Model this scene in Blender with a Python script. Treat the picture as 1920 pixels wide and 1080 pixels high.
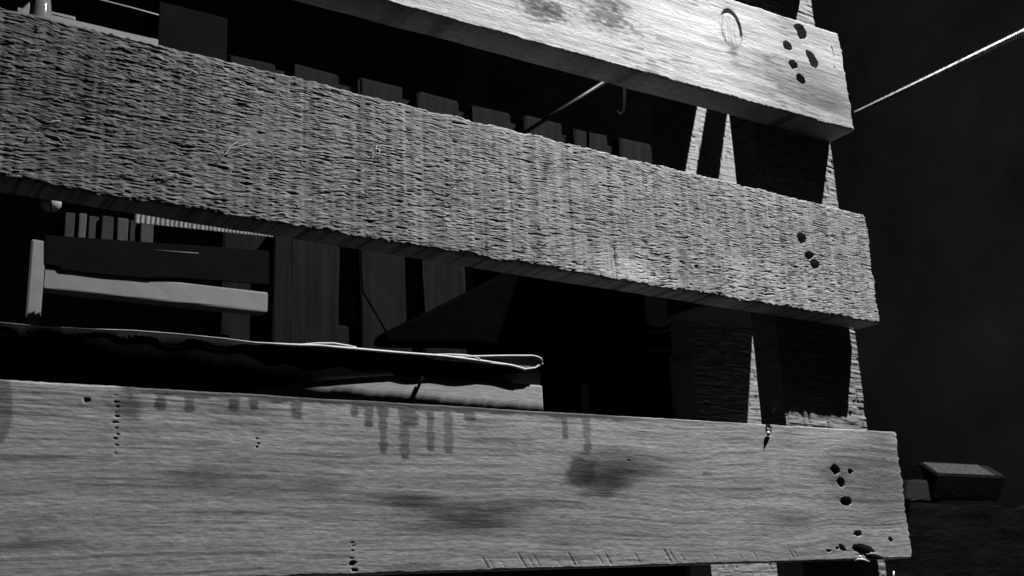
import bpy, bmesh, math, random
import numpy as np
from mathutils import Vector, Matrix

for o in list(bpy.data.objects): bpy.data.objects.remove(o)
S = bpy.context.scene
C = S.collection

# ------------------------------------------------------------ camera
CAMY = -1.0
F = 2106.777                                       # focal length in pixels of a 1920 wide picture
AX = np.array([[0.83777101, 0.11383998, 0.53402266],    # rows: world x, y, z axes seen from the camera
               [-0.54426689, 0.25245379, 0.8000254],    # (picture right, picture down, forward)
               [-0.04374102, -0.96088891, 0.27345789]])
cd = bpy.data.cameras.new('camera')
cam = bpy.data.objects.new('camera', cd); C.objects.link(cam); S.camera = cam
right, down, fwd = AX[:, 0], AX[:, 1], AX[:, 2]
m = Matrix(((right[0], -down[0], -fwd[0], 0), (right[1], -down[1], -fwd[1], CAMY), (right[2], -down[2], -fwd[2], 0), (0, 0, 0, 1)))
cam.matrix_world = m
cd.sensor_width = 36.0
cd.lens = 36.0 * F / 1920.0
cd.clip_start = 0.02; cd.clip_end = 200
cd.dof.use_dof = True
cd.dof.focus_distance = 1.3
cd.dof.aperture_fstop = 13

# ------------------------------------------------------------ night world and the one lamp
w = bpy.data.worlds.new('World'); S.world = w; w.use_nodes = True
w.node_tree.nodes['Background'].inputs[0].default_value = (1, 1, 1, 1)
w.node_tree.nodes['Background'].inputs[1].default_value = 0.0006
LAMP = Vector((1.87, -0.74, 2.43))
ld = bpy.data.lights.new('work_lamp', 'POINT')
ld.energy = 1020; ld.shadow_soft_size = 0.014
lo = bpy.data.objects.new('work_lamp', ld); C.objects.link(lo)
lo.location = LAMP
S.view_settings.view_transform = 'Standard'
S.view_settings.look = 'None'
S.view_settings.exposure = 0
S.view_settings.gamma = 1
S.view_settings.use_curve_mapping = False

# ------------------------------------------------------------ helpers
def at(px, py, Y=0.0):
    d = AX @ np.array([px - 960.0, py - 540.0, F]); t = (Y - CAMY) / d[1]
    return Vector((d[0] * t, Y, d[2] * t))

def hsh(i, j, seed):
    n = (i.astype(np.int64) * 374761393 + j.astype(np.int64) * 668265263 + seed * 2147483647 + 12345) & 0xFFFFFFFF
    n = ((n ^ (n >> 13)) * 1274126177) & 0xFFFFFFFF
    n = (n ^ (n >> 16)) & 0xFFFFFFFF
    n = (n * 2246822519) & 0xFFFFFFFF
    return ((n ^ (n >> 15)) & 0xFFFFFF) / float(0xFFFFFF)

def vn(u, v, seed=0):                              # value noise 0..1
    i = np.floor(u); j = np.floor(v); a = u - i; b = v - j
    a = a * a * (3 - 2 * a); b = b * b * (3 - 2 * b)
    return ((hsh(i, j, seed) * (1 - a) + hsh(i + 1, j, seed) * a) * (1 - b)
            + (hsh(i, j + 1, seed) * (1 - a) + hsh(i + 1, j + 1, seed) * a) * b)

def fbm(u, v, seed=0, o=4):
    s = 0; amp = .5; t = 0
    for k in range(o):
        s = s + amp * vn(u * 2 ** k, v * 2 ** k, seed + k * 17); t += amp; amp *= .5
    return s / t

def sm(a, b, x):
    t = np.clip((x - a) / (b - a), 0, 1); return t * t * (3 - 2 * t)

MATS = {}
def mat(name, col, rough=.8, var=.25, scale=(30, 30, 30), bump=.0, spec=.3, metal=0.0, trans=0.0, bdist=.002):
    if name in MATS: return MATS[name]
    M = bpy.data.materials.new(name); M.use_nodes = True
    nt = M.node_tree; b = nt.nodes['Principled BSDF']
    b.inputs['Roughness'].default_value = rough
    b.inputs['Specular IOR Level'].default_value = spec * .5
    b.inputs['Metallic'].default_value = metal
    b.inputs['Transmission Weight'].default_value = trans
    tc = nt.nodes.new('ShaderNodeTexCoord'); mp = nt.nodes.new('ShaderNodeMapping')
    mp.inputs['Scale'].default_value = scale
    nt.links.new(tc.outputs['Object'], mp.inputs['Vector'])
    nz = nt.nodes.new('ShaderNodeTexNoise'); nz.inputs['Scale'].default_value = 1; nz.inputs['Detail'].default_value = 6
    nz.inputs['Roughness'].default_value = .65
    nt.links.new(mp.outputs['Vector'], nz.inputs['Vector'])
    mr = nt.nodes.new('ShaderNodeMapRange')
    mr.inputs['From Min'].default_value = .25; mr.inputs['From Max'].default_value = .75
    mr.inputs['To Min'].default_value = .5 * col * (1 - var); mr.inputs['To Max'].default_value = .5 * col * (1 + var)
    nt.links.new(nz.outputs['Fac'], mr.inputs['Value'])
    nt.links.new(mr.outputs['Result'], b.inputs['Base Color'])
    if bump:
        bp = nt.nodes.new('ShaderNodeBump'); bp.inputs['Strength'].default_value = bump; bp.inputs['Distance'].default_value = bdist
        nt.links.new(nz.outputs['Fac'], bp.inputs['Height']); nt.links.new(bp.outputs['Normal'], b.inputs['Normal'])
    MATS[name] = M
    return M

def board_mat(name, fine, bump, bdist):
    """sawn wood: tone painted per vertex (grain, stains), fine fibres from noise"""
    M = bpy.data.materials.new(name); M.use_nodes = True
    nt = M.node_tree; b = nt.nodes['Principled BSDF']
    b.inputs['Roughness'].default_value = .78; b.inputs['Specular IOR Level'].default_value = .12
    at_ = nt.nodes.new('ShaderNodeAttribute'); at_.attribute_name = 'tone'
    tc = nt.nodes.new('ShaderNodeTexCoord')
    def noise(sc, det):
        mp = nt.nodes.new('ShaderNodeMapping'); mp.inputs['Scale'].default_value = sc
        nt.links.new(tc.outputs['Object'], mp.inputs['Vector'])
        nz = nt.nodes.new('ShaderNodeTexNoise'); nz.inputs['Scale'].default_value = 1; nz.inputs['Detail'].default_value = det
        nt.links.new(mp.outputs['Vector'], nz.inputs['Vector']); return nz
    n1 = noise((70, 300, 900), 5); n2 = noise((900, 900, 1100), 2)
    mr = nt.nodes.new('ShaderNodeMapRange'); mr.inputs['From Min'].default_value = .3; mr.inputs['From Max'].default_value = .7
    mr.inputs['To Min'].default_value = 1 - fine; mr.inputs['To Max'].default_value = 1 + fine
    nt.links.new(n1.outputs['Fac'], mr.inputs['Value'])
    mr2 = nt.nodes.new('ShaderNodeMapRange'); mr2.inputs['From Min'].default_value = .3; mr2.inputs['From Max'].default_value = .7
    mr2.inputs['To Min'].default_value = .37; mr2.inputs['To Max'].default_value = .63
    nt.links.new(n2.outputs['Fac'], mr2.inputs['Value'])
    x1 = nt.nodes.new('ShaderNodeMath'); x1.operation = 'MULTIPLY'
    x2 = nt.nodes.new('ShaderNodeMath'); x2.operation = 'MULTIPLY'
    nt.links.new(at_.outputs['Fac'], x1.inputs[0]); nt.links.new(mr.outputs['Result'], x1.inputs[1])
    nt.links.new(x1.outputs[0], x2.inputs[0]); nt.links.new(mr2.outputs['Result'], x2.inputs[1])
    nt.links.new(x2.outputs[0], b.inputs['Base Color'])
    bp = nt.nodes.new('ShaderNodeBump'); bp.inputs['Strength'].default_value = bump; bp.inputs['Distance'].default_value = bdist
    nt.links.new(n1.outputs['Fac'], bp.inputs['Height']); nt.links.new(bp.outputs['Normal'], b.inputs['Normal'])
    return M

def tag(o, label=None, cat=None, group=None, kind=None):
    if label: o['label'] = label
    if cat: o['category'] = cat
    if group: o['group'] = group
    if kind: o['kind'] = kind
    return o

def empty(name, loc, label, cat, group=None):
    o = bpy.data.objects.new(name, None); C.objects.link(o); o.location = loc
    o.empty_display_size = .05
    return tag(o, label, cat, group)

def link(name, me, material, parent=None, smooth=False):
    o = bpy.data.objects.new(name, me); C.objects.link(o)
    if material: me.materials.append(material)
    if smooth:
        me.polygons.foreach_set('use_smooth', [True] * len(me.polygons))
    if parent:
        o.parent = parent; o.matrix_parent_inverse = Matrix.Translation(-Vector(parent.location))
    return o

def bm_obj(name, bm, material, parent=None, smooth=False):
    bmesh.ops.recalc_face_normals(bm, faces=bm.faces)
    me = bpy.data.meshes.new(name); bm.to_mesh(me); bm.free()
    return link(name, me, material, parent, smooth)

def rough_box(x0, x1, y0, y1, z0, z1, bev=.003, seg=2, jit=.0012, seed=1, cuts=6):
    """box with softened, slightly uneven arrises"""
    bm = bmesh.new(); bmesh.ops.create_cube(bm, size=1)
    for v in bm.verts:
        v.co = Vector((x0 + (v.co.x + .5) * (x1 - x0), y0 + (v.co.y + .5) * (y1 - y0), z0 + (v.co.z + .5) * (z1 - z0)))
    if cuts:
        L = [x1 - x0, y1 - y0, z1 - z0]; ax = L.index(max(L))
        ed = [e for e in bm.edges if abs((e.verts[0].co - e.verts[1].co)[ax]) > L[ax] * .5]
        bmesh.ops.subdivide_edges(bm, edges=ed, cuts=cuts)
    sharp = [e for e in bm.edges if len(e.link_faces) == 2 and e.calc_face_angle(0) > .5]
    if bev: bmesh.ops.bevel(bm, geom=sharp, offset=bev, segments=seg, affect='EDGES', profile=.5)
    r = random.Random(seed)
    for v in bm.verts:
        v.co += Vector((r.uniform(-jit, jit), r.uniform(-jit, jit), r.uniform(-jit, jit)))
    return bm

def prism(pts, Y, depth, bev=.002, taper=0.0):
    """solid with a given front outline (world x,z list at depth Y)"""
    bm = bmesh.new()
    f = [bm.verts.new((x, Y, z)) for x, z in pts]
    cx = sum(p[0] for p in pts) / len(pts); cz = sum(p[1] for p in pts) / len(pts)
    b = [bm.verts.new((cx + (x - cx) * (1 - taper), Y + depth, cz + (z - cz) * (1 - taper))) for x, z in pts]
    n = len(pts)
    bm.faces.new(f); bm.faces.new(list(reversed(b)))
    for i in range(n): bm.faces.new((f[i], b[i], b[(i + 1) % n], f[(i + 1) % n]))
    bmesh.ops.recalc_face_normals(bm, faces=bm.faces)
    if bev:
        bmesh.ops.bevel(bm, geom=[e for e in bm.edges if e.calc_face_angle(0) > .4], offset=bev, segments=2, affect='EDGES', profile=.5)
    return bm

def tube_into(bm, pts, rad, sides=8):
    pts = [Vector(p) for p in pts]; rings = []
    for i, p in enumerate(pts):
        t = (pts[min(i + 1, len(pts) - 1)] - pts[max(i - 1, 0)]).normalized()
        a = t.cross(Vector((.31, .2, .93))).normalized(); b = t.cross(a)
        r = rad[i] if isinstance(rad, (list, tuple)) else rad
        rings.append([bm.verts.new(p + a * r * math.cos(6.2832 * k / sides) + b * r * math.sin(6.2832 * k / sides)) for k in range(sides)])
    for q, s in zip(rings, rings[1:]):
        for k in range(sides):
            bm.faces.new((q[k], q[(k + 1) % sides], s[(k + 1) % sides], s[k]))
    bm.faces.new(list(reversed(rings[0]))); bm.faces.new(rings[-1])

def tube(name, pts, rad, material, parent=None, sides=8):
    bm = bmesh.new(); tube_into(bm, pts, rad, sides)
    return bm_obj(name, bm, material, parent, True)

# ------------------------------------------------------------ the ground and walls
def plane(name, co, m_):
    me = bpy.data.meshes.new(name); me.from_pydata(co, [], [tuple(range(len(co)))]); me.update()
    o = link(name, me, m_); o['kind'] = 'structure'; return o
FZ = -0.42
plane('floor', [(-12, -9, FZ), (12, -9, FZ), (12, 12, FZ), (-12, 12, FZ)], mat('floor earth', .015, .95, .3, (6, 6, 6), .4, .02))
plane('bounce_slab', [(-.9, .10, FZ + .004), (2.2, .10, FZ + .004), (2.2, .66, FZ + .004), (-.9, .66, FZ + .004)], mat('pale bounce slab', .8, .9, .3, (6, 6, 6), .4))  # unseen pale reflector added to lift the undersides of the boards
plane('back_wall', [(-12, 11.5, FZ), (7.5, 11.5, FZ), (7.5, 11.5, 9), (-12, 11.5, 9)], mat('wall dark', .008, .95, .25, (3, 3, 3), 0, .02))
plane('side_wall', [(7.5, -4, FZ), (7.5, 11.5, FZ), (7.5, 11.5, 9), (7.5, -4, 9)], mat('wall grey', .034, .95, .5, (.9, .9, .9), .3, .02))

# ------------------------------------------------------------ the slatted rack
rack = empty('slatted_rack', (1.21, .065, FZ), 'big wooden rack of rough pale boards nailed across upright posts', 'rack')

def board(name, TL, TR, BR, BL, thick, nx, nz, hfun, toned, m_, edge_r=.003, jag=.0025, seed=1, label=None):
    u = np.linspace(0, 1, nx)[:, None] * np.ones((1, nz)); v = np.ones((nx, 1)) * np.linspace(0, 1, nz)[None, :]
    def bil(k):
        return (TL[k] * (1 - u) + TR[k] * u) * (1 - v) + (BL[k] * (1 - u) + BR[k] * u) * v
    x = bil(0); z = bil(1)
    H = (TL[1] - BL[1]); L = TR[0] - TL[0]
    # wandering top and bottom arrises, saw-torn right end
    ez = (fbm(x / .03, x * 0 + 3, seed, 4) - .5) * jag + (vn(x / .004, x * 0 + 9, seed + 5) - .5) * jag * .6
    ez2 = (fbm(x / .03, x * 0 + 13, seed + 3, 4) - .5) * jag * 1.3 + (vn(x / .0035, x * 0 + 19, seed + 7) - .5) * jag
    z = z + ez * (1 - sm(0, .06, v)) + ez2 * (1 - sm(0, .06, 1 - v))
    ex = (vn(z / .0042, z * 0 + 2, seed + 9) - .5) * .0034 + (vn(z / .02, z * 0 + 4, seed + 8) - .5) * .003
    x = x + ex * sm(.985, 1, u)
    h = hfun(x, z)                                  # relief towards the viewer
    de = np.minimum(v, 1 - v) * H
    dx = (1 - u) * L
    rr = edge_r * (.5 + 1.0 * vn(x / .02, v * 4, seed + 21))
    q = np.clip(1 - de / rr, 0, 1); drop = rr * (1 - np.sqrt(np.clip(1 - q * q, 0, 1)))
    q2 = np.clip(1 - dx / .0022, 0, 1); drop2 = .0022 * (1 - np.sqrt(np.clip(1 - q2 * q2, 0, 1)))
    y = -h + np.maximum(drop, drop2)
    tone = toned(x, z)
    front = np.stack([x, y, z], -1).reshape(-1, 3)
    bt = np.stack([x[:, 0], np.full(nx, thick), z[:, 0]], -1)
    bb = np.stack([x[:, -1], np.full(nx, thick) + (fbm(x[:, -1] / .05, x[:, -1] * 0, seed + 2) - .5) * .004, (BL[1] + (BR[1] - BL[1]) * np.linspace(0, 1, nx))], -1)
    bt2 = np.stack([x[:, 0], y[:, 0] + .0022, z[:, 0] + .0001], -1)      # start of the upper face, toned dark to cut bounce on the posts
    zb0 = BL[1] + (BR[1] - BL[1]) * np.linspace(0, 1, nx)
    bb2 = np.stack([x[:, -1], y[:, -1] + .003, zb0], -1)                  # torn lip ends, sawn lower face begins
    V = np.concatenate([front, bt, bb, bt2, bb2])
    nf = nx * nz; i = np.arange(nx - 1)[:, None]; j = np.arange(nz - 1)[None, :]
    a = (i * nz + j).ravel()
    Q = np.stack([a, a + 1, a + nz + 1, a + nz], -1)
    i = np.arange(nx - 1)
    k2 = nf + 2 * nx
    top = np.concatenate([np.stack([i * nz, (i + 1) * nz, k2 + i + 1, k2 + i], -1), np.stack([k2 + i, k2 + i + 1, nf + i + 1, nf + i], -1)])
    k3 = nf + 3 * nx
    bot = np.concatenate([np.stack([i * nz + nz - 1, k3 + i, k3 + i + 1, (i + 1) * nz + nz - 1], -1), np.stack([k3 + i, nf + nx + i, nf + nx + i + 1, k3 + i + 1], -1)])
    back = np.stack([nf + i, nf + i + 1, nf + nx + i + 1, nf + nx + i], -1)
    quads = np.concatenate([Q, top, bot, back])
    e1 = [int((nx - 1) * nz + k) for k in range(nz)] + [k3 + nx - 1, nf + nx + nx - 1, nf + nx - 1, k2 + nx - 1]
    e0 = [int(k) for k in range(nz - 1, -1, -1)] + [k2, nf, nf + nx, k3]
    me = bpy.data.meshes.new(name)
    nq = len(quads); loops = np.concatenate([quads.ravel(), e1, e0]).astype(np.int32)
    starts = np.concatenate([np.arange(nq) * 4, [nq * 4, nq * 4 + len(e1)]]).astype(np.int32)
    me.vertices.add(len(V)); me.vertices.foreach_set('co', V.ravel().astype(np.float32))
    me.loops.add(len(loops)); me.loops.foreach_set('vertex_index', loops)
    me.polygons.add(nq + 2); me.polygons.foreach_set('loop_start', starts)
    me.update(calc_edges=True); me.validate()
    sh = np.zeros(len(me.polygons), bool); sh[:len(Q)] = True
    me.polygons.foreach_set('use_smooth', sh)
    t = np.concatenate([tone.ravel(), tone[:, 0] * .08, tone[:, -1], tone[:, 0] * .08, tone[:, -1]]).astype(np.float32)
    # upper face darkened to cut bounce light; lower face keeps the front tone
    A = me.attributes.new('tone', 'FLOAT', 'POINT'); A.data.foreach_set('value', t)
    # crisp arris between worked face and sides
    se = me.attributes.new('sharp_edge', 'BOOLEAN', 'EDGE')
    ev = np.zeros(len(me.edges) * 2, np.int32); me.edges.foreach_get('vertices', ev); ev = ev.reshape(-1, 2)
    side = (ev >= nf).any(1)
    c0 = ev[:, 0] % nz; c1 = ev[:, 1] % nz
    edge = (~side) & (((c0 == nz - 1) & (c1 == nz - 1)) | ((c0 == 0) & (c1 == 0)))
    se.data.foreach_set('value', side | edge)
    o = link(name, me, m_, rack)
    if label: o['label'] = label
    return o

def W(px, py):
    p = at(px, py, 0); return p.x, p.z

def pit(x, z, px, py, rx, ry, tilt=0, ragged=.25, seed=1):
    """mask (0..1) of a torn nail hole given in picture pixels"""
    cx, cz = W(px, py); s = abs(at(px + 10, py).x - cx) / 10; t = abs(at(px, py + 10).z - cz) / 10
    a = (x - cx); b = (z - cz)
    ca, sa = math.cos(tilt), math.sin(tilt)
    p = (a * ca + b * sa) / (rx * s); q = (-a * sa + b * ca) / (ry * t)
    r = np.sqrt(p * p + q * q) * (1 + ragged * (fbm(p * 1.7 + 30, q * 1.7 + 30, seed, 3) - .5) * 2)
    return 1 - sm(.82, 1.0, r + .18 * (vn(x / .0022, z / .0012, seed + 3) - .5))

def blob(x, z, px, py, rx, ry, soft=.6, ragged=.5, seed=1, fx=.02, fz=.006):
    cx, cz = W(px, py); s = abs(at(px + 10, py).x - cx) / 10; t = abs(at(px, py + 10).z - cz) / 10
    r = np.sqrt(((x - cx) / (rx * s)) ** 2 + ((z - cz) / (ry * t)) ** 2)
    r = r + (fbm(x / fx, z / fz, seed, 4) - .5) * 2 * ragged
    return 1 - sm(1 - soft, 1.0, r)

# --- top board: planed, bright, knot, five nail holes
T_HOLES = [(1476, 86, 8, 8, 0), (1487, 121, 8, 8, .2), (1501, 148, 8, 8.5, -.3), (1499, 52, 10, 7, .2), (1503, 62, 8, 12, -.5),
           (1519, 104, 8, 8, 0), (1525, 116, 9, 10, -.5)]
def hT(x, z):
    zz = z + .004 * fbm(x / .25, z / .05, 3, 3) + .02 * (x - .9) ** 2 * .3
    kx, kz = W(1371, 56)
    kr = np.sqrt(((x - kx) / .027) ** 2 + ((z - kz) / .034) ** 2)
    zz = zz + .012 * np.sign(z - kz) * np.exp(-(kr * .75) ** 2) * .6
    g = vn(x / .022, zz / .0018, 41) * .6 + vn(x / .05, zz / .0036, 42) * .4
    h = .00034 * (g - .5) + .0006 * (fbm(x / .2, z / .06, 43, 2) - .5) + .00022 * (vn(x / .004, z / .0015, 44) - .5)
    p = np.zeros_like(x)
    for k, (a, b, rx, ry, t) in enumerate(T_HOLES): p = np.maximum(p, pit(x, z, a, b, rx, ry, t, .22, 50 + k))
    h = h - .034 * p
    # loose knot: crack round its upper right, plug leaning in
    ang = np.arctan2(z - kz, x - kx)
    rk = np.sqrt(((x - kx) / .0185) ** 2 + ((z - kz) / .029) ** 2)
    crack = np.exp(-((rk - 1.0) / .085) ** 2) * sm(-.25, .6, np.cos(ang - 1.05))
    h = h - .005 * crack
    fine = 1.6 * np.exp(-((rk - 1.03) / .08) ** 2) * (1 - sm(-.25, .6, np.cos(ang - 1.05)))
    h = h - .0006 * fine * vn(ang * 6 + 20, rk * 3, 77)
    h = h + np.where(rk < 1, .0012 * (1 - rk) + .0005 * (vn(x / .003, z / .02, 45) - .5) * 2, 0)
    # split lines by the end
    sx = W(1560, 90)[0]
    h = h - .0016 * np.exp(-((x - sx + .004 * (vn(z / .02, z * 0, 46) - .5)) / .0011) ** 2) * sm(W(1560, 140)[1], W(1560, 120)[1], z) * (vn(z / .006, x * 0, 47) > .3)
    return h
def tT(x, z):
    zz = z + .004 * fbm(x / .25, z / .05, 3, 3)
    g = .66 + .18 * (fbm(x / .12, zz / .006, 61, 4) - .5) * 2 + .13 * (vn(x / .03, zz / .0022, 62) - .5) * 2
    dk = sm(.60, .78, vn(x / .022, zz / .0017, 63)) * sm(.35, .7, fbm(x / .09, z / .04, 64, 3))
    g = g * (1 - .55 * dk)
    streak = sm(.55, .75, fbm(x / .35, zz / .012, 65, 3)); g = g * (1 - .22 * streak)
    for (a, b, rx, ry, s) in ((1008, 16, 46, 26, 1), (1035, 22, 30, 22, 2), (1140, 34, 60, 30, 3), (1150, 8, 40, 14, 4), (1000, 2, 24, 14, 5)):
        g = g * (1 - .75 * blob(x, z, a, b, rx * 1.15, ry * 1.15, .9, .85, 70 + s, .009, .003))
    # weathered end
    g = g * (1 - .45 * blob(x, z, 1520, 165, 150, 80, .9, .35, 80, .05, .015))
    g = g * (1 - .36 * sm(.98, 1.2, x))
    g = g * (1 - .30 * blob(x, z, 1570, 200, 70, 55, .9, .35, 81, .05, .015))
    kx, kz = W(1371, 56)
    rk = np.sqrt(((x - kx) / .0185) ** 2 + ((z - kz) / .029) ** 2)
    g = g * (1 - .30 * np.exp(-((rk - 1.05) / .14) ** 2)) * np.where(rk < 1, .92, 1)
    g = g * (1 - .45 * blob(x, z, 1376, 98, 16, 14, .8, .5, 82, .008, .006))
    for k, (a, b, rx, ry, t) in enumerate(T_HOLES): g = g * (1 - .96 * pit(x, z, a, b, rx * .85, ry * .85, t, .22, 50 + k))
    return np.clip(g, .02, .85)

# --- middle board: coarse band-sawn fur
M_HOLES = [(1503, 446, 8, 10, 0), (1517, 479, 8, 7, .3), (1528, 495, 9, 9, 0)]
def hM(x, z):
    kx, kz = W(1165, 505)
    knot = np.exp(-(((x - kx) / .045) ** 2 + ((z - kz) / .03) ** 2))
    zz = z - .075 * x * (1 - sm(.42, .53, z)) + .008 * (fbm(x / .12, z / .04, 1, 3) - .5) + .0011 * (vn(x / .011, z / .009, 2) - .5) * 2
    zz = zz - .02 * knot * np.sign(z - kz) * .2
    r1 = vn(x / .0060, zz / .0010, 11); r2 = vn(x / .0095, zz / .0016, 12); r3 = vn(x / .026, zz / .0030, 10); r4 = vn(x / .0035, zz / .0009, 13)
    r1 = sm(.15, .85, r1); r2 = sm(.15, .85, r2)
    band = sm(.15, .85, vn(x / .0042, z / .12 + 3, 14)) * .5 + vn(x / .012, z / .2, 15) * .5
    lft = 1 - sm(.15, .75, x); upl = sm(.40, .53, z)
    ampx = .35 + 1.2 * fbm(x / .03, z / .02, 16, 3)
    ampx = ampx * (.62 + .5 * lft) * (1 - .72 * knot)
    fuzz = vn(x / .0024, zz / .0008, 30) - .5; mixr = sm(.3, .7, fbm(x / .025, z / .012, 31, 3))
    h = .82 * ampx * (.00046 * (r1 - .5) * (.4 + 1.1 * band) * (1.4 - mixr) + .00062 * (r2 - .5) * (.35 + band) * (.45 + mixr) + .0003 * fuzz + .0006 * (r3 - .5) * (.15 + .9 * lft * upl + .2 * lft) + .0005 * (r4 - .5)) + .0005 * (band - .5)
    h = h + .0012 * (fbm(x / .2, z / .08, 17, 2) - .5)
    deep = sm(.76, .9, vn(x / .012, zz / .0020, 18)); h = h - .0008 * deep * (1 - knot)
    p = np.zeros_like(x)
    for k, (a, b, rx, ry, t) in enumerate(M_HOLES): p = np.maximum(p, pit(x, z, a, b, rx, ry, t, .25, 90 + k))
    # check crossing the knot
    z0_, z1_ = W(1152, 526)[1], W(1152, 452)[1]
    p2 = np.exp(-((x - W(1152, 480)[0] - .002 * (vn(z / .01, z * 0, 20) - .5)) / .0009) ** 2) * sm(z0_ - .003, z0_, z) * (1 - sm(z1_ - .012, z1_, z)) * vn(z / .004, z * 0, 19)
    return h - .02 * p - .002 * p2
def tM(x, z):
    zz = z - .075 * x * (1 - sm(.42, .53, z)) + .008 * (fbm(x / .12, z / .04, 1, 3) - .5) + .0011 * (vn(x / .011, z / .009, 2) - .5) * 2
    g = .345 + .07 * (vn(x / .0060, zz / .0010, 11) - .5) * 2 + .09 * (vn(x / .0095, zz / .0016, 12) - .5) * 2 + .08 * (fbm(x / .08, z / .02, 21, 4) - .5) * 2 + .05 * (vn(x / .009, z / .3, 22) - .5) * 2 + .08 * (vn(x / .004, z / .08, 27) - .5) * 2  # crest highlights and pit shade painted in with the relief's own ridge noise
    kx, kz = W(1180, 510)
    g = g + .30 * np.exp(-(((x - kx) / .045) ** 2 + ((z - kz) / .020) ** 2)) * (.5 + vn(x / .006, z / .004, 29))
    g = g * (1 - .6 * sm(.68, .86, vn(x / .007, zz / .0017, 23)))
    g = g * (1 - .18 * blob(x, z, 1540, 340, 150, 200, .9, .3, 24, .05, .03))
    # lamp falloff painted into the left half, partly weathering; and the grey smear
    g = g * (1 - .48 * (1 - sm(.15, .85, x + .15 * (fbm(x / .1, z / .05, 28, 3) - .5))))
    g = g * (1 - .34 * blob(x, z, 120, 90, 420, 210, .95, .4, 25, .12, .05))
    cx = W(1020, 300)[0]; zt = W(1020, 280)[1]; zb = W(1005, 345)[1]
    g = g * (1 - .6 * np.exp(-((x - cx - (z - zb) * .12) / .005) ** 2) * sm(zb - .008, zb + .012, z) * (1 - sm(zt - .01, zt + .003, z)))
    for k, (a, b, rx, ry, t) in enumerate(M_HOLES): g = g * (1 - .96 * pit(x, z, a, b, rx * .9, ry * .9, t, .25, 90 + k))
    return np.clip(g, .02, .8)

# --- bottom board: broad grain, water drips, holes at the end
B_HOLES = [(1566, 881, 9, 10, 0, .018), (1577, 905, 8, 10, 0, .018), (1586, 940, 12, 9, 0, .018), (1594, 884, 5, 5, 0, .006), (1608, 1000, 7, 6, 0, .009),
           (1579, 1027, 7, 6, -.4, .006), (1554, 1033, 5, 2.5, 0, .003), (1570, 1028, 3, 3, 0, .003), (1670, 1012, 4, 5, 0, .008), (1619, 1031, 20, 10, -.1, .02), (1635, 1044, 26, 5, -.1, .008),
           (163, 750, 5, 4.5, 0, .008), (661, 1056, 7, 5, .3, .006), (664, 1069, 6, 3, 0, .004), (1441, 806, 6, 14, 0, .02)]
DOTS = [(218, y, 4, 3) for y in (742, 752, 762, 774, 782, 790, 802, 815, 824, 833, 850)] + [(661, y, 3, 2.5) for y in (1018, 1025, 1031, 1039, 1047)] + [(482, y, 2, 2) for y in (824, 830, 837)] + [(1178, 864, 3, 2)]
DRIPS = [(300, 768, 12), (355, 772, 11), (438, 770, 12), (476, 769, 10), (556, 784, 11), (664, 780, 8), (692, 801, 10), (719, 849, 9), (759, 861, 11), (808, 846, 8), (842, 850, 9), (881, 790, 13), (1060, 823, 7), (1102, 845, 8), (770, 800, 16)]
def warpB(x, z):
    return z + .011 * (fbm(x / .30, z / .09, 101, 3) - .5) * 2 + .0012 * np.sin(x * 38 + 9 * fbm(x / .3, z / .1, 102, 2)) * sm(.75, 1.2, x)
def hB(x, z):
    zz = warpB(x, z)
    g = vn(x / .05, zz / .0020, 111) * .5 + vn(x / .022, zz / .0012, 112) * .5
    rough = .6 + 1.3 * sm(.16, .12, np.abs(x - .22) + .02) * sm(.14, .19, z) + .5 * sm(.17, .2, z)
    h = .00028 * (g - .5) * rough + .0008 * (fbm(x / .25, z / .07, 113, 2) - .5) + .00016 * (vn(x / .004, z / .002, 114) - .5)
    p = np.zeros_like(x)
    for k, (a, b, rx, ry, t, d) in enumerate(B_HOLES): p = np.maximum(p, d * pit(x, z, a, b, rx * .9, ry * .9, t, .3, 120 + k))
    for k, (a, b, rx, ry) in enumerate(DOTS): p = np.maximum(p, .0022 * (.3 + .9 * ((k * 37) % 10) / 10) * pit(x, z, a + ((k * 7) % 5) - 2, b + ((k * 3) % 4) - 1.5, rx * (.4 + .09 * ((k * 5) % 7)), ry * .7, .3 * ((k % 3) - 1), .6, 140 + k))
    # slanting chisel nicks along the lower arris
    r = random.Random(5)
    for (a, l, d) in ((915, 20, 1), (925, 14, .5), (985, 26, 1), (1000, 20, .6), (1012, 20, .7), (1078, 26, 1), (1086, 12, .4), (1130, 18, .7), (1146, 20, 1), (1200, 18, .8), (1258, 26, 1), (1267, 22, .8),
                      (1284, 16, .7), (1345, 14, .6), (1420, 14, .8), (1488, 18, .7), (1496, 14, .6), (1392, 10, .5), (1180, 10, .4), (1050, 10, .4), (1232, 9, .4), (946, 12, .4)):
        y1 = 1076 - (a - 663) * .031 - 4; y0 = y1 - l
        xa, za = W(a - l * .55, y0); xb, zb = W(a, y1)
        t = np.clip((z - zb) / (za - zb), -.2, 1.2)
        dd = x - (xb + (xa - xb) * t)
        p = np.maximum(p, .0008 * d * np.exp(-(dd / .0009) ** 2) * sm(-.15, 0, t) * (1 - sm(.7, 1.1, t)))
    return h - p
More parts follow.
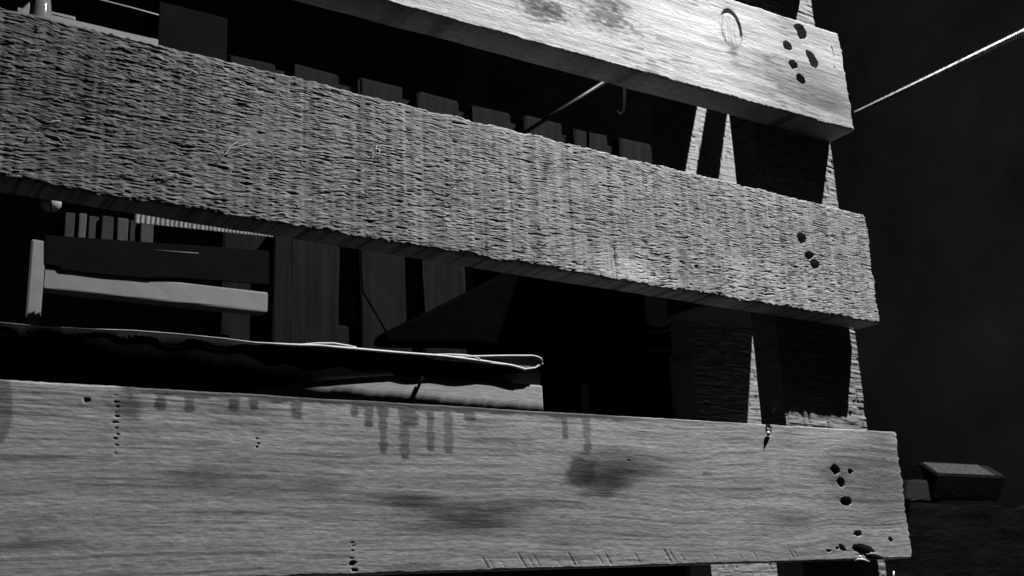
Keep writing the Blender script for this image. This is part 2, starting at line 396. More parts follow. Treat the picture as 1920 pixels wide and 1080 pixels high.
def tB(x, z):
    zz = warpB(x, z)
    g = .365 + .09 * (fbm(x / .2, zz / .008, 151, 4) - .5) * 2 + .08 * (vn(x / .06, zz / .0019, 152) - .5) * 2 + .05 * (vn(x / .02, zz / .0011, 157) - .5) * 2
    ln = sm(.70, .86, vn(x / .09, zz / .0030, 153)); g = g * (1 - .38 * ln)
    # knife thin dark vessel lines
    g = g * (1 - .3 * sm(.8, .93, vn(x / .02, zz / .0016, 154)))
    wob = 4 * (vn(x / .012, x * 0, 155) - .5)
    # band wet along the top
    top = np.interp(x, [W(0, 711)[0], W(1680, 810)[0]], [W(0, 711)[1], W(1680, 810)[1]])
    dz = top - z
    band = 1 - sm(.0045, .0075, dz + .006 * (fbm(x / .018, x * 0, 156, 3) - .5))
    inr = sm(W(215, 740)[0], W(240, 740)[0], x) * (1 - sm(W(1120, 790)[0], W(1300, 790)[0], x))
    wet = band * inr
    for k, (a, b, hw) in enumerate(DRIPS):
        cx, cz = W(a, b); s = abs(at(a + 10, b).x - cx) / 10
        ww = hw * s * (.95 + .35 * (fbm(z / .006, z * 0 + k, 160 + k, 3) - .5) * 2) + .0035 * sm(cz + .6 * (top - cz), top, z) * vn(z * 0 + k, x * 0, 170)
        mx = 1 - sm(.62, 1.12, np.abs(x - cx + .0012 * (vn(z / .004, z * 0, 175 + k) - .5)) / ww + .25 * (vn(x / .006, z / .0016, 176) - .5))
        mz = sm(-.002, .0005, z - cz - .35 * (x - cx) ** 2 / ww)
        tip = .25 * np.exp(-((z - cz - .003) / .0035) ** 2)
        wet = np.maximum(wet, mx * mz * (.92 + .5 * (fbm(x / .01, z / .003, 177, 3) - .5)) * (.68 + .25 * vn(z * 0 + k * 3.7, x * 0, 171) + tip))
    wet = np.maximum(wet, .9 * blob(x, z, 240, 760, 42, 36, .7, .45, 180, .012, .01))
    wet = np.maximum(wet, .75 * blob(x, z, 0, 770, 26, 74, .3, .15, 181, .02, .02))
    wet = np.maximum(wet, .5 * blob(x, z, 205, 752, 22, 22, .8, .5, 182, .01, .01))
    g = g * (1 - .66 * wet)
    g = g * (1 + .16 * inr * (1 - sm(.012, .03, dz)) * (1 - wet))            # rain-bleached wood between the drips
    # stains
    def st(k, *a, **kw):
        nonlocal g; g = g * (1 - min(.75, k * 1.3) * blob(x, z, *a, **kw))
    st(.5, 1092, 882, 40, 40, .6, .5, 190, .014, .006); st(.5, 1120, 905, 66, 34, .6, .5, 205, .03, .005); st(.3, 1130, 880, 90, 60, .9, .4, 206, .05, .006)
    st(.42, 1180, 872, 150, 36, .9, .4, 191, .06, .004)
    st(.22, 1160, 905, 70, 40, .9, .3, 192, .05, .008)
    st(.5, 850, 965, 210, 36, .9, .55, 193, .09, .0035)
    st(.46, 760, 935, 110, 20, .9, .5, 194, .06, .003)
    st(.46, 900, 985, 150, 24, .9, .5, 195, .06, .003)
    st(.34, 600, 915, 70, 24, .9, .5, 196, .06, .006)
    st(.36, 375, 895, 85, 36, .95, .4, 197, .06, .008)
    st(.22, 480, 915, 150, 22, .95, .5, 198, .09, .004)
    st(.25, 400, 830, 40, 8, .9, .5, 199, .03, .006)
    st(.34, 1640, 900, 130, 120, .9, .3, 200, .06, .02)
    st(.30, 1560, 890, 60, 18, .9, .5, 201, .04, .005)
    st(.30, 1480, 975, 90, 22, .9, .5, 202, .06, .004)
    st(.4, 1325, 888, 12, 6, .7, .6, 203, .008, .004)
    for k, (a, b, rx, ry, t, d) in enumerate(B_HOLES): g = g * (1 - .96 * pit(x, z, a, b, rx * .85, ry * .85, t, .3, 120 + k))
    return np.clip(g, .02, .8)

mT = board_mat('pale planed wood', .24, .35, .0006)
mM = board_mat('furry sawn wood', .16, .5, .0009)
mB = board_mat('grey stained wood', .34, .3, .0006)
X0 = -.02
def ext(p, q, x):                                   # carry an edge line on to the left
    t = (x - p[0]) / (q[0] - p[0]); return (x, p[1] + (q[1] - p[1]) * t)
Tt, Tt0, Tb, Tb0 = W(1573, 63), W(1379, 0), W(1602, 245), W(715, 0)
board('slat', ext(Tt0, Tt, X0 + .3), Tt, Tb, ext(Tb0, Tb, X0 + .3), .046, 900, 230, hT, tT, mT, .0028, .0012, 1, 'pale planed top board with a knot')
Mt0, Mt, Mb, Mb0 = W(0, 11), W(1622, 402), W(1650, 606), W(0, 332)
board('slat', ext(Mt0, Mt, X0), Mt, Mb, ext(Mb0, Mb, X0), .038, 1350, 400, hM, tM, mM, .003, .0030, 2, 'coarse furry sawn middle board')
Bt0, Bt, Bb, Bb0 = W(0, 711), W(1680, 810), W(1711, 1046), W(663, 1077)
board('slat', ext(Bt0, Bt, X0), Bt, Bb, ext(Bb0, Bb, X0), .032, 1000, 230, hB, tB, mB, .0015, .0007, 3, 'stained bottom board with water drips')

# --- posts: same rough wood
mP = board_mat('rough post wood', .18, .6, .0009)
def hP(sd):
    def f(x, z):
        zz = z + .003 * (fbm(x / .05, z / .04, sd, 3) - .5)
        return .0013 * (vn(x / .03, zz / .0034, sd + 1) - .5) + .0009 * (vn(x / .012, zz / .0020, sd + 2) - .5) - .0016 * sm(.78, .92, vn(x / .006, z / .016, sd + 3)) + .0004 * (vn(x / .004, z / .03, sd + 4) - .5)
    return f
def tP(sd, b):
    def f(x, z):
        return np.clip(b + .06 * (fbm(x / .05, z / .006, sd, 4) - .5) * 2 - .10 * sm(.7, .9, vn(x / .01, z / .003, sd + 7)), .03, .8)
    return f
def post(x0, x1, y0, dep, z0, z1, sd, nx, nz, base, label):
    u = np.linspace(x0, x1, nx)[:, None] * np.ones((1, nz)); v = np.ones((nx, 1)) * np.linspace(z1, z0, nz)[None, :]
    u = u + (fbm(v / .05, v * 0, sd + 11, 3) - .5) * .0022 * (np.minimum(u - x0, x1 - u) < .002)
    h = hP(sd)(u, v); tone = tP(sd, base)(u, v)
    V = np.concatenate([np.stack([u, y0 - h, v], -1).reshape(-1, 3), np.stack([u[0], np.full(nz, y0 + dep), v[0]], -1), np.stack([u[-1], np.full(nz, y0 + dep), v[-1]], -1)])
    nf = nx * nz; faces = []
    i = np.arange(nx - 1)[:, None]; j = np.arange(nz - 1)[None, :]; a = (i * nz + j).ravel()
    faces += np.stack([a, a + 1, a + nz + 1, a + nz], -1).tolist()
    for k in range(nz - 1):
        faces.append([k, nf + k, nf + k + 1, k + 1])
        e = (nx - 1) * nz + k; faces.append([e, e + 1, nf + nz + k + 1, nf + nz + k])
        faces.append([nf + k, nf + nz + k, nf + nz + k + 1, nf + k + 1])
    faces.append([i_ * nz for i_ in range(nx)] + [nf + nz, nf])
    faces.append([i_ * nz + nz - 1 for i_ in range(nx - 1, -1, -1)] + [nf + nz - 1, nf + 2 * nz - 1])
    me = bpy.data.meshes.new('post'); me.from_pydata(V.tolist(), [], faces); me.update()
    t = np.concatenate([tone.ravel(), tone[0], tone[-1]]).astype(np.float32)
    A = me.attributes.new('tone', 'FLOAT', 'POINT'); A.data.foreach_set('value', t)
    o = link('post', me, mP, rack); o['label'] = label
    return o
post(1.130, 1.2915, .0475, .045, FZ, 1.06, 210, 90, 900, .27, 'front post the boards are nailed to')
LY = .40
lx1 = at(1460, 1078, LY).x; lx0 = at(1335, 1078, LY).x
post(lx0, lx1, LY, .05, FZ, 1.06, 230, 90, 900, .26, 'rear post standing behind the front one')

# unseen blocks added behind the boards to cast shadow edges on the rear post
mW = mat('plain dark sawn wood', .06, .9, .35, (25, 200, 200), .5, .1)
def ld_at(x, y, z):                                 # unit-depth light slope at a point
    d = LAMP - Vector((x, y, z)); return d / -d.y
def blocker(px0, px1, pyr, z0, z1, y0):
    """block on the rear post whose shadow edges pass the given pixels"""
    xs = []
    for px, py in ((px0, pyr), (px1, pyr)):
        p = at(px, py, LY); s = ld_at(*p); k = (z0 - p.z) / s.z
        xs.append(p.x + s.x * k)
    bm = rough_box(min(xs), max(xs), y0, LY + .001, z0, z1, .0015, 1, .0004, 3, 0)
    return bm_obj('shadow_block', bm, mW, rack)
zu = at(1330, 196, LY).z
blocker(1190, 1297, 260, zu + .012, zu + .07, LY - .16)
blocker(1330, 1358, 260, zu + .012, zu + .07, LY - .16)
zm = at(1380, 570, LY - .12).z
blocker(1230, 1406, 724, zm, zm + .10, LY - .12)
# short piece added out of view above to shade the front post
bm_obj('shadow_cleat', rough_box(1.13, 1.273, .002, .047, .91, .945, .002, 1, .0006, 4, 0), mW, rack)

# --- metal and splinters
mN = mat('bright nail steel', .75, .3, .2, (200, 200, 200), .2, .5, .9)
mS = mat('pale torn splinter', .75, .7, .15, (200, 200, 200), .2)
def sliver(name, pts, rad, m_, sides=6): return tube(name, pts, rad, m_, rack, sides)
a, b = at(1449, 772, .06), at(1457, 760, .05)
sliver('nail', [a, b], [.0016, .0012], mN)
sliver('splinter', [at(1437, 815, -.002), at(1441, 812, -.004), at(1445, 814, -.001)], [.001, .003, .001], mS)
sliver('splinter', [at(1438, 803, .004), at(1443, 806, .001)], [.001, .0014], mS)
sliver('splinter', [at(1602, 1052, .002), at(1609, 1049, -.003), at(1618, 1049, -.004), at(1630, 1053, .001)], [.0006, .0016, .0016, .0006], mS)
sliver('splinter', [at(1611, 1042, .002), at(1614, 1045, -.002), at(1617, 1047, 0)], [.001, .0024, .001], mS)
sliver('splinter', [at(1618, 1042, .002), at(1622, 1046, .001)], [.0006, .001], mS)
sliver('nail', [at(1675, 1072, .05), at(1677, 1095, .05)], [.0016, .0016], mN)
# hairy fibres lifted off the middle board
bm = bmesh.new(); r = random.Random(8)
def fibre(px, py, l, ang, lift, rad):
    x, z = W(px, py); pts = []
    for k in range(6):
        t = k / 5; a = ang + .9 * (t - .5) * r.uniform(-1, 1)
        pts.append((x, -.0012 - lift * math.sin(3.14 * min(1, t * 1.15)), z)); x += l / 5 * math.cos(a); z += l / 5 * math.sin(a)
    tube_into(bm, pts, [rad * (1 - .6 * k / 5) for k in range(6)], 5)
for (px, py, l, ang) in ((405, 308, .035, .95), (425, 280, .022, .5), (708, 300, .012, 1.4), (668, 330, .014, .8), (80, 235, .016, .4), (60, 250, .01, 0), (690, 350, .011, 0), (700, 290, .012, 1.3), (35, 100, .02, .3),
                         (940, 385, .014, .4), (1010, 420, .012, .2), (560, 380, .015, .3), (300, 330, .018, .2), (1230, 470, .012, .1), (840, 360, .012, .5), (1440, 420, .014, .2)):
    fibre(px, py, l, ang, .0022, .00042)
for k in range(260):
    px = r.uniform(5, 1600); y0 = 15 + px * .2386; y1 = 330 + px * .166
    fibre(px, r.uniform(y0 + 8, y1 - 4), r.uniform(.004, .012), r.gauss(.05, .35), r.uniform(.0003, .0012), r.uniform(.00018, .00032))
o = bm_obj('wood_fibre', bm, mS, rack, True); o['kind'] = 'stuff'

# ------------------------------------------------------------ timber and the draped sheet behind the boards
TY = .156
mTim = mat('sawn timber face', .36, .8, .22, (60, 200, 260), .5, bdist=.001)
tr = at(1019, 745, TY).x; tz = at(1019, 722, TY).z; tl = at(300, 716, TY).x
o = bm_obj('timber_beam', rough_box(tl, tr, TY, TY + .12, tz - .085, tz, .003, 3, .0001, 7, 30), mTim)
tag(o, 'grey squared timber beam behind the gap above the bottom board', 'timber')
tz2 = at(1013, 692, TY + .012).z
o = bm_obj('timber_plank', rough_box(at(740, 705, TY + .012).x, at(1015, 705, TY + .012).x, TY + .012, TY + .12, tz + .0015, tz2, .003, 2, .0012, 8, 24),
           mat('dark rough timber', .22, .85, .5, (40, 300, 420), .9, bdist=.002))
tag(o, 'darker rough plank lying on the grey timber beam under the sheet', 'plank')
# dark tube drawn as the shadow of a stick across the beam
o = tube('stick_shadow', [at(793, 706, TY - .006), at(781, 733, TY - .004), at(766, 762, TY - .005)], [.0015, .0018, .0014], mat('stick shadow black', .008, .9, .2, spec=.05))
tag(o, 'thin dark line drawn as a stick shadow across the grey timber beam', 'stick_shadow')

mSh = mat('dark shaded canvas', .014, .85, .35, (90, 90, 90), .25, .04)  # dark canvas, toned down further for the shade on its belly
mLip = mat('canvas edge highlight', .55, .5, .2, (120, 120, 120), .2, .5)  # pale tone paints highlights along the folded edges
sheet = empty('canvas_sheet', at(700, 700, TY), 'dark stiff canvas sheet with highlights painted on its folded edge, draped over the timber', 'canvas')
topl = [(-60, 596), (0, 603), (70, 610), (160, 615), (250, 618), (340, 625), (420, 633), (480, 641), (540, 645), (600, 647), (680, 654), (760, 661), (830, 666), (900, 675), (960, 684), (985, 691)]
botl = [(-60, 790), (0, 790), (70, 790), (160, 780), (250, 768), (340, 754), (420, 736), (480, 726), (540, 717), (600, 710), (680, 704), (760, 699), (830, 697), (900, 699), (960, 697), (985, 695)]
def smooth_line(pts, n):
    P = np.array(pts, float); d = np.concatenate([[0], np.cumsum(np.hypot(*(P[1:] - P[:-1]).T))]); s = np.linspace(0, d[-1], n)
    return np.stack([np.interp(s, d, P[:, 0]), np.interp(s, d, P[:, 1])], -1)
N = 90
Tl = smooth_line(topl, N); Bl = smooth_line(botl, N)
bm = bmesh.new(); rows = []
for i in range(N):
    wav = .004 * math.sin(i * .31) + .003 * math.sin(i * .83 + 1)
    wav *= .2; off = float(np.interp(Tl[i][0], [0, 650, 985], [.013, .012, .008]))
    tp = at(*Tl[i], TY - off + wav); col = []
    py_b = np.interp(Tl[i][0], Bl[:, 0], Bl[:, 1])
    bt = at(Tl[i][0], py_b, TY - .003)
    # top behind the lip, lip, then the belly tucking under towards the timber
    col.append(tp + Vector((0, .16, -.012)))
    col.append(tp + Vector((0, .05, -.003 + wav * .3)))
    col.append(tp + Vector((0, .006, .0)))
    for k in range(9):
        t = k / 8; p = tp.lerp(bt, t)
        p.y = tp.y + (bt.y - tp.y) * (t ** .45) - .001 * math.sin(t * 3.1)
        p.z -= .0022
        col.append(p)
    rows.append([bm.verts.new(c) for c in col])
for p, q in zip(rows, rows[1:]):
    for k in range(len(p) - 1): bm.faces.new((p[k], p[k + 1], q[k + 1], q[k]))
bmesh.ops.solidify(bm, geom=bm.faces[:], thickness=-.002)
bm_obj('cloth', bm, mSh, sheet, True)
bm = bmesh.new()
tube_into(bm, [at(x, y + 1.5, TY - .0015 - float(np.interp(x, [0, 650, 985], [.013, .012, .008])) + .0008 * math.sin(i * .31) + .0006 * math.sin(i * .83 + 1)) for i, (x, y) in enumerate(Tl)], [.0005 + .0013 * sm(440, 560, Tl[i][0]) for i in range(N)], 7)
bm_obj('folded_edge', bm, mLip, sheet, True)
# the doubled flap at the right end: cloth painted lit, with highlights as pale rims
up = smooth_line([(560, 648), (600, 645), (640, 646), (665, 651)], 20)
for nm, up, lw in (('flap', [(812, 671), (850, 669), (900, 668), (950, 667), (1000, 667), (1014, 671), (1017, 680)], [(812, 672), (850, 675), (900, 679), (950, 684), (985, 692), (1003, 690), (1017, 681)]),
                   ('flap', [(560, 647), (595, 644), (625, 644), (650, 648), (668, 652)], [(560, 648), (595, 648), (625, 649), (650, 651), (668, 654)]),
                   ('flap', [(800, 666), (840, 665), (870, 666), (890, 669), (900, 674)], [(800, 668), (840, 670), (870, 672), (890, 674), (900, 676)])):
    U = smooth_line(up, 26); Lw = smooth_line(lw, 26)
    bm = bmesh.new(); rows = []
    for i in range(26):
        A_ = at(*U[i], TY - .0105); B_ = at(*Lw[i], TY - .0085); col = []
        for k in range(6):
            t = k / 5; p = A_.lerp(B_, t); p.y += .002 * math.sin(t * 3.14); col.append(bm.verts.new(p))
        rows.append(col)
    for p, q in zip(rows, rows[1:]):
        for k in range(5): bm.faces.new((p[k], p[k + 1], q[k + 1], q[k]))
    bmesh.ops.solidify(bm, geom=bm.faces[:], thickness=-.0015)
    fl = bm_obj('flap', bm, mat('lit canvas fold inside', .30, .7, .4, (150, 150, 150), .3), sheet, True)  # lit inside of the fold painted paler than the sheet
    bm = bmesh.new()
    tube_into(bm, [at(*p, TY - .0115) for p in U], .0013, 6); tube_into(bm, [at(*p, TY - .0095) for p in Lw], .0013, 6)
    rim = bm_obj('rim', bm, mLip, None, True)
    rim.parent = fl; rim.matrix_parent_inverse = Matrix.Identity(4); rim.location = (0, 0, 0)
    rim.matrix_parent_inverse = fl.matrix_parent_inverse.inverted() @ Matrix.Identity(4) if False else Matrix.Translation(Vector((0, 0, 0)))

# ------------------------------------------------------------ upright pallet in the background
PY = .80
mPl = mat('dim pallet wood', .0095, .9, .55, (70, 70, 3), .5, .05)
pal = empty('wooden_pallet', at(860, 560, PY) * 1, 'dim wooden pallet of upright slats standing behind the rack', 'pallet')
pal.location.z = FZ
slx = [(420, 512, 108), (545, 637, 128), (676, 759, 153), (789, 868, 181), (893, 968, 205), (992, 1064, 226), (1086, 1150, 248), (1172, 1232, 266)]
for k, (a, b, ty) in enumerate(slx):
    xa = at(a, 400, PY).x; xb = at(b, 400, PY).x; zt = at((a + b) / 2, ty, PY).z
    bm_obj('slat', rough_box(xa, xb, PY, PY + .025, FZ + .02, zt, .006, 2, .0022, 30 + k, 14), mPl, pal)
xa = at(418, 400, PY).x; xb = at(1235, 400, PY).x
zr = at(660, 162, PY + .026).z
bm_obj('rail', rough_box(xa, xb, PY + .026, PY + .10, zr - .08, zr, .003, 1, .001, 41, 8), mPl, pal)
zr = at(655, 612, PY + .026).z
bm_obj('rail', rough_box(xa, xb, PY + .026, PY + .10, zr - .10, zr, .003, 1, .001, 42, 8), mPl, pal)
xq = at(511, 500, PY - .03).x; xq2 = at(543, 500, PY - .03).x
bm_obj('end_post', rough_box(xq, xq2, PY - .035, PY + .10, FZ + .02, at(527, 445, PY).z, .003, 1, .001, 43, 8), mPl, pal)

# black wedge and thin line standing in for a shadow on the pallet
mK = mat('shadow black', .0022, 1, .3, spec=0)  # flat black standing in for shadow on the slats
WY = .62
o = empty('shadow_wedge', at(860, 640, WY), 'black wedge shaped shadow panel standing in for shadow on the pallet slats', 'shadow panel')
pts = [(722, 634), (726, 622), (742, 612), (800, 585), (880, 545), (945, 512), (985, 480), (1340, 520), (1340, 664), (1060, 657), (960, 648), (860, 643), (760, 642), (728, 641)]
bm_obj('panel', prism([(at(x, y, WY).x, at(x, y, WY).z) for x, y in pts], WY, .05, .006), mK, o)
tube('cord', [at(677, 470, WY + .02), at(678, 520, WY + .02), at(681, 548, WY + .02), at(700, 580, WY + .02), at(724, 622, WY + .02)], .0016, mK, o)  # solid line in place of the thin shadow running to the wedge

# faint wheel
WHY = .52
wc = at(1225, 555, WHY); rad = abs(at(1225, 655, WHY).z - wc.z)
wh = empty('wheel', wc, 'faint dark wheel with a tyre in the shadow beside the rear post', 'wheel')
def torus(name, c, R_, r_, m_, parent, n=40, k=10):
    bm = bmesh.new(); V = [[bm.verts.new((c.x + (R_ + r_ * math.cos(b)) * math.cos(a), c.y + r_ * math.sin(b), c.z + (R_ + r_ * math.cos(b)) * math.sin(a)))
                            for b in [6.2832 * j / k for j in range(k)]] for a in [6.2832 * i / n for i in range(n)]]
    for i in range(n):
        for j in range(k): bm.faces.new((V[i][j], V[(i + 1) % n][j], V[(i + 1) % n][(j + 1) % k], V[i][(j + 1) % k]))
    return bm_obj(name, bm, m_, parent, True)
torus('tyre', wc, rad * .85, rad * .15, mat('worn tyre', .004, 1, .3, spec=0), wh)
torus('rim', wc, rad * .62, rad * .04, mat('dull rim', .006, 1, .3, spec=0), wh)
CY_ = .58
o = bm_obj('shadow_box', rough_box(at(1088, 740, CY_).x, at(1330, 740, CY_).x, CY_, CY_ + .2, FZ, at(1150, 656, CY_).z, .004, 2, .001, 47, 0), mK); tag(o, 'black crate filling in the shadow under the wheel', 'shade box')  # black box put over the slats where they lie in shadow

# iron rod and hanging hook above
o = tube('iron_rod', [at(985, 248, .5), at(1150, 143, .42)], .0036, mat('dull iron', .04, .5, .3, (60, 60, 60), .2, .5, .4)); tag(o, 'thin grey iron rod slanting up behind the top board', 'rod')
o = tube('hanging_hook', [at(1170, 130, .7), at(1170, 190, .7), at(1168, 210, .7), at(1160, 216, .7), at(1156, 208, .7)], .004, mat('dull iron dark', .005, spec=.05)); tag(o, 'faint hook hanging in the dark gap beside the iron rod', 'hook')

# ------------------------------------------------------------ shelf corner at the left
SY = .72
mWh = mat('white paint', .17, .6, .12, (40, 40, 40), .25)
fr = empty('white_bench', at(70, 600, SY), 'white painted bench frame with one leg and a rail at left', 'bench')
fr.location.z = FZ
lx = at(50, 560, SY).x; lx2 = at(80, 560, SY).x
bm_obj('leg', rough_box(lx, lx2, SY, SY + .04, FZ, at(62, 448, SY).z, .003, 2, .0005, 51, 6), mWh, fr)
zA, zB = at(82, 497, SY).z, at(82, 539, SY).z
bm_obj('rail', rough_box(lx2 + .001, at(505, 540, SY).x, SY + .004, SY + .036, zB, zA, .003, 2, .0005, 52, 8), mWh, fr)
mDk = mat('black stained wood and rail shade', .005, .9, .3, (20, 20, 20), .2, .03)
pts = [(84, 440), (505, 470), (505, 533), (420, 527), (345, 521), (290, 520), (285, 522), (200, 515), (116, 505), (112, 499), (84, 495)]
o = bm_obj('shade_board', prism([(at(x, y, SY - .001).x, at(x, y, SY - .001).z) for x, y in pts], SY - .001, .0045, .0006), mDk)  # board outline draws the jagged shadow edge along the rail
tag(o, 'black board whose ragged lower edge stands in for a shadow edge on the white bench rail', 'board')
sh = bm_obj('lower_shelf', rough_box(at(86, 455, SY).x, at(300, 455, SY).x, SY + .006, SY + .11, at(120, 462, SY).z - .02, at(120, 449, SY).z, .002, 1, .0006, 55, 4), mDk)
tag(sh, 'black shelf carrying a row of upright books', 'shelf')
zt = at(120, 449, SY).z
for k, (a, b, ty, g, lab) in enumerate(((121, 141, 398, .05, 'narrow dark grey book at the left end of the row'), (148, 164, 398, .13, 'palest thin book in the row on the black shelf'), (168, 188, 402, .06, 'grey book right of the palest thin book'),
                                        (190, 214, 405, .04, 'thick dark book in the middle of the row'), (221, 243, 407, .085, 'mid grey book third from the right end of the row'), (246, 260, 410, .03, 'thin black book between two grey ones'), (264, 290, 412, .075, 'broad grey book at the right end of the row'))):
    x0 = at(a, 430, SY + .01).x; x1 = at(b, 430, SY + .01).x
    o = empty('book', ((x0 + x1) / 2, SY + .05, zt), lab, 'book', 'books on the black shelf')
    zt2 = at((a + b) / 2, ty, SY + .01).z
    bm_obj('cover', rough_box(x0, x1 - .001, SY + .01 + .004 * (k % 3), SY + .09, zt + .0006, zt2, .002, 2, .0003, 60 + k, 0), mat('book cloth %d' % k, g * .5, .9, .2, (80, 80, 80)), o)
    bm_obj('page_block', rough_box(x0 + .0025, x1 - .0035, SY + .0905, SY + .094, zt + .004, zt2 - .004, 0, 1, 0, 1, 0), mat('book paper', .3), o)

# small pale round knob with a dark band
c = at(95, 381, SY - .2); R_ = .0125
round_knob = empty('wooden_knob', c - Vector((0, 0, R_)), 'small pale round knob with dark band under the middle board', 'round_knob')
bm = bmesh.new(); bmesh.ops.create_uvsphere(bm, u_segments=24, v_segments=16, radius=R_)
for v in bm.verts:
    v.co.x *= 1.12; v.co.z *= .95; v.co += c
bm_obj('round_knob', bm, mat('pale knob', .34, .6, .2, (90, 90, 90)), round_knob, True)
bm = bmesh.new(); pts = [(c.x + (R_ + .0012) * 1.12 * math.sin(a) * .35 - .004, c.y - (R_ + .001) * math.cos(a), c.z + (R_ + .001) * math.sin(a)) for a in [(-1.4 + 2.8 * k / 14) for k in range(15)]]
pts = [(c.x - .003 - .35 * (p[2] - c.z), p[1], p[2]) for p in pts]
tube_into(bm, pts, .0012, 6); bm_obj('band', bm, mat('dark band', .03), round_knob, True)

# corrugated sheet edge
SY2 = .60
n = 150; bm = bmesh.new(); rows = []
for i in range(n):
    t = i / (n - 1); px = 250 + 262 * t; pt = 380 + t * 46; pb = 418 + t * 27
    d = .004 * abs(math.sin(t * 3.1416 * (26 + 8 * t)))
    a_ = at(px + 8, pt, SY2); b_ = at(px, pb, SY2)
    rows.append([bm.verts.new((a_.x, SY2 + .012 - d, a_.z)), bm.verts.new((b_.x, SY2 - d, b_.z)), bm.verts.new((b_.x, SY2 + .006, b_.z + .002))])
for p, q in zip(rows, rows[1:]):
    for k in range(2): bm.faces.new((p[k], p[k + 1], q[k + 1], q[k]))
bmesh.ops.solidify(bm, geom=bm.faces[:], thickness=.0012)
o = bm_obj('corrugated_sheet', bm, mat('pale corrugated card', .34, .7, .12), None, False); tag(o, 'pale corrugated strip with slanting ridges under the middle board', 'corrugated sheet')
o = tube('thin_wire', [at(288, 469, SY - .14), at(372, 475, SY - .14)], .0009, mat('pale wire', .12)); tag(o, 'short thin wire stretched right of the books', 'wire')

# upper left: ledge, block, jar, box
UY = .70
zl = at(142, 38, UY).z
o = bm_obj('white_ledge', rough_box(at(30, 40, UY).x, at(297, 74, UY).x, UY, UY + .09, zl - .05, zl, .002, 2, .0005, 70, 6), mWh); tag(o, 'narrow white ledge showing above the middle board at upper left', 'ledge')
zl2 = at(120, 14, UY - .01).z
o = bm_obj('white_block', rough_box(at(94, 30, UY + .01).x, at(142, 30, UY + .01).x, UY + .01, UY + .06, zl + .0006, zl2, .002, 2, .0004, 71, 0), mWh); tag(o, 'small white block standing on the white ledge beside the jar', 'block')
jc = at(76, 20, UY - .07); jr = abs(at(97, 20, UY - .07).x - jc.x)
prof = [(0, -.075), (.9, -.075), (1, -.068), (1, -.02), (.97, .005), (.8, .022), (.62, .03), (.62, .05), (.55, .05), (.55, .03), (.9, .0), (.92, -.06), (0, -.066)]
bm = bmesh.new(); rings = []
for r_, z_ in prof:
    rings.append([bm.verts.new((jc.x + max(r_, .001) * jr * math.cos(6.2832 * k / 28), jc.y + max(r_, .001) * jr * math.sin(6.2832 * k / 28), jc.z + z_)) for k in range(28)])
for p, q in zip(rings, rings[1:]):
    for k in range(28): bm.faces.new((p[k], p[(k + 1) % 28], q[(k + 1) % 28], q[k]))
j = empty('glass_jar', (jc.x, jc.y, jc.z - .076), 'small glass jar with a bright glint at the upper left corner', 'jar')
bm_obj('glass', bm, mat('jar glass', .5, .06, .1, (20, 20, 20), 0, .5, 0, .75), j, True)
bm = bmesh.new(); bmesh.ops.create_cone(bm, cap_ends=True, segments=28, radius1=jr * .66, radius2=jr * .64, depth=.016)
for v in bm.verts: v.co += Vector((jc.x, jc.y, jc.z + .056))
bm_obj('lid', bm, mat('jar lid', .2, .4), j, True)
bx0, bx1 = at(295, 60, UY).x, at(427, 60, UY).x
o = bm_obj('dark_box', rough_box(bx0, bx1, UY, UY + .12, at(360, 150, UY).z, at(340, 12, UY).z, .003, 2, .0006, 72, 0), mat('dark box card', .0035, .9, .6, (14, 14, 14), 0, .05)); tag(o, 'dark cardboard box in shadow right of the white ledge', 'box')
o = tube('string', [at(150, -12, UY - .02), at(190, 0, UY - .02), at(245, 14, UY - .02), at(297, 28, UY - .01)], .0011, mat('pale cord', .3)); tag(o, 'thin pale string running to the dark box at upper left', 'string')
pts = [(30, 22), (56, 2), (57, 24)]
o = bm_obj('pale_wedge', prism([(at(x, y, UY - .03).x, at(x, y, UY - .03).z) for x, y in ((22, 40), (34, 22), (56, 2), (58, 40))], UY - .03, .03, .002), mat('grey card', .16)); tag(o, 'grey wedge of card left of the glass jar', 'card')

# ------------------------------------------------------------ right: rope and stacked timber
n = 420; A_ = at(1604, 211, 1.6); B_ = at(1950, 45, .03)
rope = empty('rope', A_, 'pale twisted rope running from behind the rack up to the right', 'rope')
mR = mat('pale rope fibre', .62, .85, .97, (38, 38, 38), .9)  # strong mottling paints broken highlights along the strands
d = (B_ - A_); L_ = d.length; d.normalize(); s1 = d.cross(Vector((0, 0, 1))).normalized(); s2 = d.cross(s1)
for k in range(3):
    pts = []
    for i in range(n):
        t = i / (n - 1); a = 6.2832 * (t * L_ / .045 + k / 3); sag = -.001 * math.sin(math.pi * t)
        pts.append(A_ + d * (t * L_) + (s1 * math.cos(a) + s2 * math.sin(a)) * .0033 + Vector((0, 0, sag )))
    tube('strand', pts, .0029, mR, rope, 6)

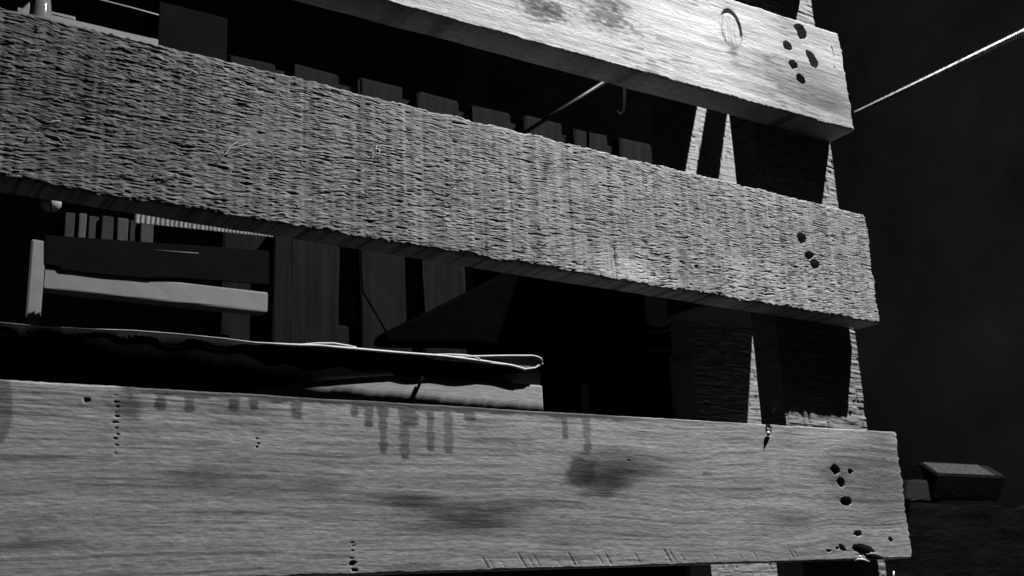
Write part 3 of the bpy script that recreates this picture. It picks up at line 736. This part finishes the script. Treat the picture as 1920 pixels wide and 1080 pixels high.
RY = .55
mRt = mat('dim grey timber', .014, .9, .35, (18, 60, 90), .6)
def boxpx(name, a, b, t, bt, Y, dep, m_, label, cat, seed, jit=.001, bev=.004):
    o = bm_obj(name, rough_box(at(a, (t + bt) / 2, Y).x, at(b, (t + bt) / 2, Y).x, Y, Y + dep, at(a, bt, Y).z, at(a, t, Y).z, bev, 2, jit, seed, 8), m_)
    return tag(o, label, cat)
boxpx('stacked_plank', 1640, 1764, 897, 938, RY, .14, mRt, 'dim plank end stacked right of the bottom board', 'plank', 81)
boxpx('trestle_beam', 1640, 1990, 941, 1400, RY - .034, .22, mat('dim dark timber', .006, .95, .7, (10, 30, 40), .9, .02, bdist=.01), 'dark trestle beam under the dim plank at lower right', 'beam', 82, .004, .012)
# block; the lit part of its sloping top is painted as a paler patch
bx = empty('wood_block', at(1830, 930, RY - .03), 'dark wood block with light painted on its slanting top at lower right', 'block')
x0, x1 = at(1762, 900, RY - .03).x, at(1888, 900, RY - .03).x
zt_, zm_, zb_ = at(1800, 869, RY).z, at(1800, 890, RY - .03).z, at(1800, 934, RY - .03).z
bm = bmesh.new()
prof = [(RY - .03, zm_), (RY + .012, zt_), (RY + .08, zt_ - .004), (RY + .08, zb_ + .008), (RY - .004, zb_)]
va = [bm.verts.new((x0 - .006 * (i == 0), y, z)) for i, (y, z) in enumerate(prof)]; vb = [bm.verts.new((x1, y, z)) for y, z in prof]
bm.faces.new(va); bm.faces.new(list(reversed(vb)))
for i in range(5): bm.faces.new((va[i], vb[i], vb[(i + 1) % 5], va[(i + 1) % 5]))
bmesh.ops.bevel(bm, geom=bm.edges[:], offset=.003, segments=2, affect='EDGES')
bm_obj('body', bm, mat('block wood', .004, .9, .4, (60, 60, 60), .5), bx)
xs1 = at(1846, 880, RY).x
bm = bmesh.new(); q = Vector((0, -.0009, .0012))
P_ = [Vector((x0 + .004, RY - .027, zm_ + .001)), Vector((xs1 - .004, RY - .027, zm_ + .001)), Vector((xs1 - .012, RY + .009, zt_ - .001)), Vector((x0 + .002, RY + .009, zt_ - .001))]
f = [bm.verts.new(p + q) for p in P_]; g = [bm.verts.new(p - q * .4) for p in P_]
bm.faces.new(f); bm.faces.new(list(reversed(g)))
for i in range(4): bm.faces.new((f[i], g[i], g[(i + 1) % 4], f[(i + 1) % 4]))
bm_obj('lit_patch', bm, mat('lit block top', .042, .9, .7, (120, 120, 120), .5), bx)
